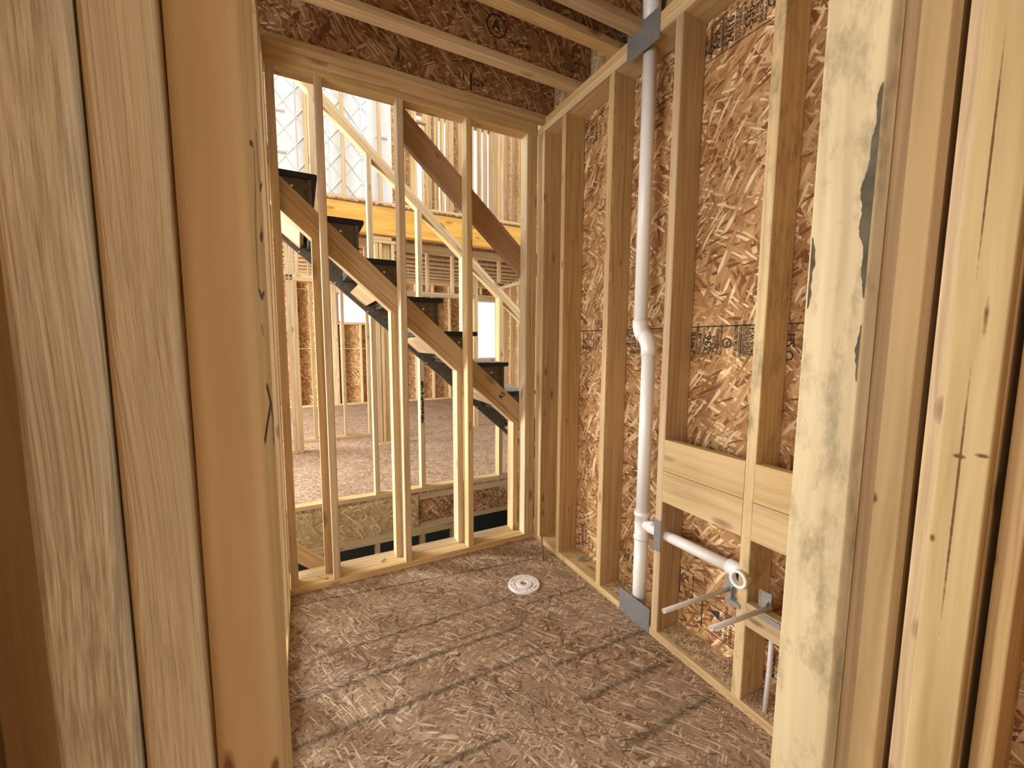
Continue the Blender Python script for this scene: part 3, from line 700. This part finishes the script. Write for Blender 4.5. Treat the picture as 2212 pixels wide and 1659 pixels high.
def sprinkle(x0, x1, y0, y1, z, bias=1.0):
    def f(rr):
        y = rr.uniform(y0, y1); u = rr.random()**bias; x = x1-(x1-x0)*u
        return (x, y, z+.014*rr.random()*(1-u)*(.4+.6*math.sin(7*(y-y0)/(y1-y0))**2))
    return f
chips('sawdust', None, 5200, sprinkle(XR+.02, XO-.004, .895, 1.255, PT, 1.7), CHIP, .004, .012, 'sawdust and chips on the bottom plate under the drain pipe', 'sawdust')
chips('sawdust', None, 3000, sprinkle(XR+.012, XO-.004, .49, .85, PT, 1.1), CHIP, .003, .009, 'sawdust on the bottom plate below the low block', 'sawdust')
chips('sawdust', None, 1500, sprinkle(XR+.02, XO-.004, 1.462, 1.66, PT, 1.1), CHIP, .003, .011, 'sawdust on the bottom plate behind the dark nail plate', 'sawdust')
chips('sawdust', None, 160, sprinkle(XR+.02, XO-.004, 1.71, 2.07, PT, 1.8), CHIP, .003, .009, 'thin sawdust on the bottom plate beside the bent scrap', 'sawdust')
chips('sawdust', None, 900, sprinkle(XR-.10, XR-.002, .35, 2.38, 0, 3.0), CHIP, .002, .009, 'line of sawdust along the foot of the right wall', 'sawdust')
chips('sawdust', None, 420, lambda rr: (rr.uniform(-.09, XR), YB-.002-.11*rr.random()**2.2, .001), CHIP, .002, .008, 'line of sawdust along the foot of the back wall', 'sawdust')
chips('sawdust', None, 380, lambda rr: (rr.uniform(-.09, 1.38), rr.uniform(.5, 2.35), .0008), CHIP, .002, .008, 'stray chips scattered over the subfloor', 'sawdust')

# ------------------------------------------------------------------ staircase
RUN, RISE, X0, Z0 = .237, .2098, 1.305, 1.231
st = empty('staircase', (X0, 3.05, 0), 'dark unfinished staircase with sawtooth stringers behind the stud wall', 'staircase')
I0, I1 = -5, 8
def nx(i): return X0-RUN*i
def nz(i): return Z0+RISE*i
TT = .030
def stringer(y0, y1):
    p = []
    for i in range(I1, I0-1, -1):
        p += [(nx(i+1)-.046, nz(i)-TT), (nx(i)-.046, nz(i)-TT)]
    def bot(x): return Z0+(X0-x)*RISE/RUN-.352
    xe = nx(I0)-.046
    p += [(xe, 0.001)]
    xb = X0+(Z0-.352)*RUN/RISE
    p += [(min(xb, xe-.01), 0.001)]
    p += [(nx(I1+1)-.046, bot(nx(I1+1)-.046))]
    return prism('stringer', st, p, y0, y1, STAIR)
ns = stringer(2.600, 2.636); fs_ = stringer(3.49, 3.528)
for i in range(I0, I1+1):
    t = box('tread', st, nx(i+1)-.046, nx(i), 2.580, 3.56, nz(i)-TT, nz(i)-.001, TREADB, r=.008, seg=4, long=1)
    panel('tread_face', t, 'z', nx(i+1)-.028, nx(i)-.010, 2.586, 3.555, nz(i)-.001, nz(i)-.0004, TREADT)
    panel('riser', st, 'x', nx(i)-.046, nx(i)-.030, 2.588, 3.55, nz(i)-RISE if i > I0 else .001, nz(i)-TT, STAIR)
    tube('nail_head', ns, [(nx(i)-.125, 2.600, nz(i)-.072), (nx(i)-.125, 2.5970, nz(i)-.072)], .0065, PVC, 10)
    if -2 < i < 7: tube('nail_head', fs_, [(nx(i)-.10, 3.490, nz(i)-.25), (nx(i)-.10, 3.4885, nz(i)-.25)], .006, PVC, 10)
nd = Vector((-RISE, 0, -RUN)).normalized()
for xm in (-.48, -.005, .445, .865, 1.335, 1.80):
    zl = Z0+(X0-xm)*RISE/RUN-.262
    dx = .075*RUN/math.hypot(RUN, RISE); dz = .075*RISE/math.hypot(RUN, RISE)
    slope('crosspiece', st, (xm-dx, zl+dz), (xm+dx, zl-dz), 2.637, 3.489, .038, WOODP)

# temporary rail board nailed to the back of the stud wall
def plumbslope(name, parent, pA, pB, hv, y0, y1, mat):
    d = Vector((pB[0]-pA[0], 0, pB[1]-pA[1])).normalized(); R = Matrix.Rotation(math.atan2(d.x, d.z), 4, 'Y')
    c = Vector(((pA[0]+pB[0])/2, (y0+y1)/2, (pA[1]+pB[1]-hv)/2)); Ri = R.inverted()
    vs = [tuple(Ri @ (Vector((x, y, z))-c)) for y in (y0, y1) for x, z in ((pA[0], pA[1]), (pB[0], pB[1]), (pB[0], pB[1]-hv), (pA[0], pA[1]-hv))]
    fs = [(0, 3, 2, 1), (4, 5, 6, 7), (0, 1, 5, 4), (1, 2, 6, 5), (2, 3, 7, 6), (3, 0, 4, 7)]
    me = mesh(name, vs, fs); bm = bmesh.new(); bm.from_mesh(me); bmesh.ops.recalc_face_normals(bm, faces=bm.faces); bm.to_mesh(me); bm.free()
    return link(name, me, mat, parent, Matrix.Translation(c) @ R)
rb = plumbslope('rail_board', None, (.536, 2.693+.041*.9), (1.352, 1.996), .192, 2.4765, 2.5145, WOODR)
tag(rb, 'dark reddish board nailed on a slope across the back of the studs', 'board')

# far knee wall beside the stairs
wk = wall('wall_knee', 'sloping knee wall on the far side of the stairs')
KY = 3.607
def kz(x): return 3.253-.905*(x-.229)
KC = math.sqrt(1+.905**2)
xa, xb = -.55, 2.62
slope('sloping_plate', wk, (xa, kz(xa)), (xb, kz(xb)), KY, KY+W4, .0378, WOODP); slope('sloping_plate', wk, (xa, kz(xa)-.038*KC), (xb, kz(xb)-.038*KC), KY, KY+W4, .0378, WOODP)
box('bottom_plate', wk, -.9, 2.62, KY, KY+W4, 0, PT, WOODP)
KS = None
for x0 in (-.28, .125, .532, .938, 1.722, 1.344, 2.13, 2.54):
    o = slantstud('stud', wk, x0, x0+.039, KY, KY+W4, PT, kz(x0)-.076*KC, kz(x0+.039)-.076*KC, WOODP)
    if x0 == .938: KS = o
rr = random.Random(3); vs, fs = [], []
for k in range(40):
    z = .64+k*.0098; c = .9575+rr.uniform(-.004, .004); w = rr.uniform(.010, .026) if rr.random() > .12 else .003
    vs += [(c-w/2, KY-.0008, z), (c+w/2, KY-.0008, z)]
for k in range(39): fs.append((2*k, 2*k+1, 2*k+3, 2*k+2))
tag(link('paint_smear', mesh('smear', vs, fs), plain('smear_dark', (.03, .035, .035), .7), KS), 'black paint smeared down the stud')

# edge of the far floor above the basement
we = wall('wall_rim', 'rim joist and plates at the edge of the far floor over the stairwell')
box('flange', we, .9, 2.62, 3.605, 3.665, -.075, -.0185, WOOD); box('flange', we, .9, 2.62, 3.605, 3.665, -.335, -.297, WOOD)
panel('web', we, 'y', .9, 2.62, 3.632, 3.642, -.297, -.075, OSBD)
panel('rim_panel', we, 'y', -1.5, .899, 3.594, 3.606, -.322, -.0185, OSBY)
box('top_plate', we, -1.5, 1.26, 3.594, 3.68, -.363, -.3235, WOODP); box('top_plate', we, -1.5, 1.26, 3.594, 3.68, -.403, -.3635, WOODP)
for x0 in (-.30, .11, .518, .922, 1.222): box('stud', we, x0, x0+TH, 3.594, 3.68, -2.68, -.403, WOOD)
wbm = wall('wall_basement', 'dark basement walls and floor under the stairwell')
panel('slab', wbm, 'z', -3.9, 4.6, 2.3, 7.5, -2.76, -2.70, CONC); panel('wall_face', wbm, 'y', -3.9, 4.6, 6.9, 7.0, -2.7, -.34, CONC)
panel('wall_face', wbm, 'y', -3.9, 4.6, 2.40, 2.50, -2.7, -.33, CONC); panel('wall_face', wbm, 'x', -3.9, -3.8, 2.5, 6.9, -2.7, -.34, CONC); panel('wall_face', wbm, 'x', 4.5, 4.6, 2.5, 6.9, -2.7, -.34, CONC)
panel('deck_underside', wbm, 'z', -3.9, 4.6, 3.70, 6.95, -.34, -.30, CONC)
bs = slope('handrail_board', None, (-.80, .136+.737*.86), (1.30, .136-1.363*.86), 2.70, 2.738, .089, WOODP)
tag(bs, 'pale sloping rail board going down into the dark stairwell', 'board')

# ------------------------------------------------------------------ middle walls beyond the stair hall
wh = wall('wall_hall', 'stud wall with a doorway beyond the stair hall, under the laminated beam')
HY = 5.53
for x0 in (-.124, -.085, -1.2, -1.6, -.8, -.42): box('stud', wh, x0, x0+TH, HY, HY+W6, PT, HT if x0 != -.046 else 2.078, WOODP)
box('trimmer', wh, -.0465, -.009, HY, HY+W6, PT, 2.078, WOODP); box('trimmer', wh, .858, .893, HY, HY+W6, PT, 2.078, WOODP)
for x0 in (.894, .94, 1.095): box('stud', wh, x0, x0+TH, HY, HY+W6, PT, 2.62, WOODP)
box('stud', wh, .985, 1.09, HY+.06, HY+.10, PT, 2.62, WOOD)
box('cap', wh, .87, 1.15, HY-.01, HY+W6, 2.622, 2.66, WOODP); box('cap', wh, .87, 1.10, HY-.01, HY+W6, 2.661, 2.70, WOODP)
box('bottom_plate', wh, -2.5, -.02, HY, HY+W6, 0, PT, WOODP); box('bottom_plate', wh, .88, 1.15, HY, HY+W6, 0, PT, WOODP)
box('header', wh, -.124, .9, HY, HY+W6, 2.079, 2.115, WOODP); box('header', wh, -.124, .9, HY, HY+W6, 2.1155, 2.152, WOODP)
for x0 in (-.066, -.02, .20, .55): box('cripple_stud', wh, x0, x0+TH, HY, HY+W4, 2.1525, HT, WOODP)
beam = tag(box('laminated_beam', None, -1.4, 4.49, 5.47, HY+.04, 2.715, 3.048, LVL, long=0), 'long orange laminated beam carrying the upper floor', 'beam')
wp = wall('wall_partition', 'inner partition with a wide opening seen beyond the stair hall')
PY = 6.15
box('bottom_plate', wp, -.30, .88, PY, PY+W4, 0, PT, WOODP)
for x0 in (-.30, .125, .515, .842): box('stud', wp, x0, x0+TH, PY, PY+W4, PT, HT, WOODP)
box('top_plate', wp, -2.4, 4.49, PY, PY+W4, HT, HT+TH, WOODP); box('top_plate', wp, -2.4, 4.49, PY, PY+W4, HT+TH, H1, WOODP)
box('header', wp, .88, 2.48, PY, PY+W4, 2.055, 2.12, WOODP)
for x0 in (.92, 1.325, 1.73, 2.125, 2.44): box('cripple_stud', wp, x0, x0+TH, PY, PY+W4, 2.12, HT, WOODP)
for x0 in (2.482, 2.522): box('stud', wp, x0, x0+TH, PY, PY+W4, 0, HT, WOODP)
for x0 in (2.93, 3.34, 3.75, 4.15): box('stud', wp, x0, x0+TH, PY, PY+W4, 2.35, HT, WOODP)
# joists of the far first-floor ceiling
cf = empty('ceiling_far', label='row of joists under the upper floor beyond the laminated beam', cat='ceiling', kind='structure')
y = 5.72
while y < 9.4:
    ijoist(y, -3.0, 4.49, cf); y += .406
for x0, x1 in ((-3.0, -.6), (-.6, 1.84), (1.84, 4.49)):
    panel('deck_panel', cf, 'z', x0+G, x1-G, 5.45, 9.6, HJ, HJ+.018, OSBD)

# ------------------------------------------------------------------ far outside walls, both floors
wo = wall('wall_far', 'far outside wall of studs and strand board with bright windows')
FYY = 9.45
box('bottom_plate', wo, -3.0, 4.64, FYY, FYY+W6, 0, PT, WOODP); box('top_plate', wo, -3.0, 4.64, FYY, FYY+W6, HT, HT+TH, WOODP); box('top_plate', wo, -3.0, 4.64, FYY, FYY+W6, HT+TH, H1, WOODP)
wins = [(.725, 1.395, 1.775, 2.39), (3.79, 4.44, .96, 2.39)]
def wallsheets(parent, ya, xs, zs, wins):
    """sheathing around the window openings"""
    cuts = sorted(set([xs[0], xs[1]]+[w for q in wins for w in q[:2]]))
    for a, b in zip(cuts, cuts[1:]):
        hole = [q for q in wins if q[0] <= a+1e-6 and q[1] >= b-1e-6]
        bands = [(zs[0], zs[1])]
        if hole: bands = [(zs[0], hole[0][2]), (hole[0][3], zs[1])]
        for z0, z1 in bands:
            step = 1.22; z = z0
            while z < z1-.02:
                zz = min(z1, (math.floor(z/step+1e-4)+1)*step)
                panel('sheathing_panel', parent, 'y', a+G, b-G, ya, ya+.011, z+G, zz-G, OSBW); z = zz
wallsheets(wo, FYY+W6, (-3.0, 4.64), (-.2, 3.06), wins)
x = -2.9; xs = []
while x < 4.6: xs.append(x); x += .4064
for x0 in xs:
    hit = [q for q in wins if q[0]-.05 < x0 < q[1]+.01]
    if hit:
        box('cripple_stud', wo, x0, x0+TH, FYY, FYY+W6, PT, hit[0][2]-.04, WOODP)
        box('cripple_stud', wo, x0, x0+TH, FYY, FYY+W6, hit[0][3]+.14, HT, WOODP)
    else: box('stud', wo, x0, x0+TH, FYY, FYY+W6, PT, HT, WOODP)
for (a, b, z0, z1) in wins:
    box('sill', wo, a-.04, b+.04, FYY, FYY+W6, z0-.04, z0-.001, WOODP); box('header', wo, a-.08, b+.08, FYY, FYY+W6, z1+.001, z1+.14, WOODP)
    for k in range(2): box('trimmer', wo, a-.039*(k+1), a-.039*k-.001, FYY, FYY+W6, PT, z1 if k == 0 else HT, WOODP); box('trimmer', wo, b+.039*k+.001, b+.039*(k+1), FYY, FYY+W6, PT, z1 if k == 0 else HT, WOODP)
for k in range(5): box('stud', wo, .53+k*.036, .53+k*.036+.034, FYY-.005, FYY+W6, PT, HT, WOODP)
for n, (a, b, z0, z1) in enumerate(wins):
    w = empty(f'window_{n+1}', ((a+b)/2, FYY+.06, z0), ('small window with a slim mullion high in the far wall', 'tall bright window in the corner of the far wall')[n], 'window', kind='structure')
    for q in ((a, a+.03, z0, z1), (b-.03, b, z0, z1)): box('window_frame', w, q[0], q[1], FYY+.04, FYY+.10, q[2], q[3], VINYL)
    box('window_frame', w, a+.03, b-.03, FYY+.04, FYY+.10, z0, z0+.03, VINYL); box('window_frame', w, a+.03, b-.03, FYY+.04, FYY+.10, z1-.03, z1, VINYL)
    mx = a+(.115 if n == 0 else .10); box('mullion', w, mx, mx+.03, FYY+.045, FYY+.095, z0+.03, z1-.03, VINYL)
    panel('pane', w, 'y', a+.03, mx, FYY+.068, FYY+.072, z0+.03, z1-.03, GLASS); panel('pane', w, 'y', mx+.03, b-.03, FYY+.068, FYY+.072, z0+.03, z1-.03, GLASS)

we2 = wall('wall_end', 'outside wall of the stair hall at its right end')
EX = 4.5
box('bottom_plate', we2, EX, EX+W6, 2.6, FYY, 0, PT, WOODP); box('top_plate', we2, EX, EX+W6, 2.6, FYY, HT, H1, WOODP)
y = 2.7
while y < 9.4:
    box('stud', we2, EX, EX+W6, y, y+TH, PT, HT, WOODP); y += .4064
y = 2.6
while y < 9.5:
    for z0, z1 in ((-.2, 1.22), (1.22, 2.44), (2.44, 3.06)): panel('sheathing_panel', we2, 'x', EX+W6, EX+W6+.011, y+G, min(9.6, y+2.44)-G, z0+G, z1-G, OSBW)
    y += 2.44

# upper floor
UF = 3.082
wu = wall('wall_upper_hall', 'upper floor stud wall standing on the laminated beam')
UY, UT = 5.49, 6.60
box('bottom_plate', wu, -1.4, 4.49, UY, UY+W4, UF-.034, UF+.004, WOODP); box('bottom_plate', wu, -1.4, 4.49, UY, UY+W4, UF+.0045, UF+.042, WOODP)
for x0 in (-.68, -.275, .135, .175, .533, .960, 1.36, 1.40, 1.77): box('stud', wu, x0, x0+TH, UY, UY+W4, UF+.042, UT, WOODP)
for x0 in (2.18, 2.60, 2.64, 3.05): box('stud', wu, x0, x0+TH, UY, UY+W4, UF+.042, UT, WOOD)
box('top_plate', wu, -1.4, 4.49, UY, UY+W4, UT, UT+TH, WOODP)
wu2 = wall('wall_upper_far', 'far outside wall of the upper floor with tall window openings')
uw = [(2.40, 2.62, UF+.04, 6.4), (2.98, 3.20, UF+.04, 6.4), (3.80, 4.43, UF+.04, 6.4)]
wallsheets(wu2, FYY+W6, (-3.0, 4.64), (UF, 6.75), uw)
box('bottom_plate', wu2, -3.0, 4.64, FYY, FYY+W6, UF, UF+PT, WOODP); box('top_plate', wu2, -3.0, 4.64, FYY, FYY+W6, UT, UT+.076, WOODP)
for x0 in [q+.1 for q in xs]+[2.36, 2.63, 2.94, 3.21, 3.76]:
    if not any(q[0]-.045 < x0 < q[1] for q in uw) or x0 in (2.36, 2.94, 3.76): box('stud', wu2, x0, x0+TH, FYY, FYY+W6, UF+PT, UT, WOOD)
for x0 in (3.955, 4.115, 4.27): box('stud', wu2, x0, x0+.07, FYY, FYY+W6, UF+PT, UT, WOOD)
wu3 = wall('wall_upper_end', 'right end outside wall of the upper floor')
box('bottom_plate', wu3, EX, EX+W6, 2.6, FYY, UF, UF+PT, WOODP); box('top_plate', wu3, EX, EX+W6, 2.6, FYY, UT, UT+.076, WOODP)
y = 2.7
while y < 9.4:
    box('stud', wu3, EX, EX+W6, y, y+TH, UF+PT, UT, WOOD); y += .4064
y = 2.6
while y < 9.5:
    for z0, z1 in ((UF, 4.30), (4.30, 5.52), (5.52, 6.75)): panel('sheathing_panel', wu3, 'x', EX+W6, EX+W6+.011, y+G, min(9.6, y+2.44)-G, z0+G, z1-G, OSBW)
    y += 2.44
wu4 = wall('wall_upper_partition', 'partition of pale studs on the upper floor beyond the beam')
box('bottom_plate', wu4, 1.3, 3.6, 7.0, 7.0+W4, UF, UF+PT, WOODP); box('top_plate', wu4, 1.3, 3.6, 7.0, 7.0+W4, UT, UT+TH, WOODP)
for x0 in (1.55, 1.60, 2.00, 2.04, 2.35, 2.39, 2.43, 2.56, 2.60, 2.80, 2.95, 3.20, 3.24): box('stud', wu4, x0, x0+TH, 7.0, 7.0+W4, UF+PT, UT, WOODP)
for z0 in (4.55, 4.75, 4.95): box('blocking', wu4, 1.64, 2.0, 7.0, 7.0+W4, z0, z0+TH, WOOD)

# white shower unit seen from behind, standing against the upper wall
sh = empty('shower_unit', (.4, 5.60, UF), 'white moulded shower unit seen from behind with crossed stiffening ribs', 'shower unit')
SX0, SX1, SY, SZ0, SZ1 = -.62, 1.145, 5.625, UF+.05, 5.35
panel('shell', sh, 'y', SX0, SX1, SY, SY+.012, SZ0, SZ1, FIBER); panel('side', sh, 'x', SX1-.012, SX1, SY+.012, SY+.80, SZ0, SZ1, FIBER); panel('side', sh, 'x', SX0, SX0+.012, SY+.012, SY+.80, SZ0, SZ1, FIBER)
def rib(pa, pb, w=.012):
    d = Vector((pb[0]-pa[0], 0, pb[1]-pa[1])); L = d.length
    if L < .03: return
    phi = math.atan2(d.x, d.z)
    link('rib', boardmesh(w, .016, L, FIBER, .004, 2), None, sh, Matrix.Translation(((pa[0]+pb[0])/2, SY-.006, (pa[1]+pb[1])/2)) @ Matrix.Rotation(phi, 4, 'Y'))
for k in range(-9, 12):
    for sgn in (1, -1):
        # line z = z0 + sgn*(x - SX0) clipped to the panel
        zc = SZ0+k*.30 if sgn > 0 else SZ0+.15+k*.30+1.2
        pts = []
        xa_, xb_ = SX0+.02, SX1-.30
        za_, zb_ = zc, zc+sgn*1.25*(xb_-xa_)
        t0, t1 = 0, 1
        for lo, hi in ((SZ0+.02, SZ1-.02),):
            dz = zb_-za_
            ta, tb = (lo-za_)/dz, (hi-za_)/dz
            if ta > tb: ta, tb = tb, ta
            t0, t1 = max(t0, ta), min(t1, tb)
        if t1-t0 > .03: rib((xa_+(xb_-xa_)*t0, za_+dz*t0), (xa_+(xb_-xa_)*t1, za_+dz*t1))
for xv in (.05, .395, .78, -.25): rib((xv, SZ0+.03), (xv, SZ1-.03), .016)
for xv, zv in ((-.12, 4.00), (-.12, 3.55), (1.02, 3.95), (1.02, 3.50), (-.12, 4.45)):
    tube('lug', sh, [(xv-.07, SY-.012, zv), (xv+.07, SY-.012, zv)], .022, FIBER, 12)
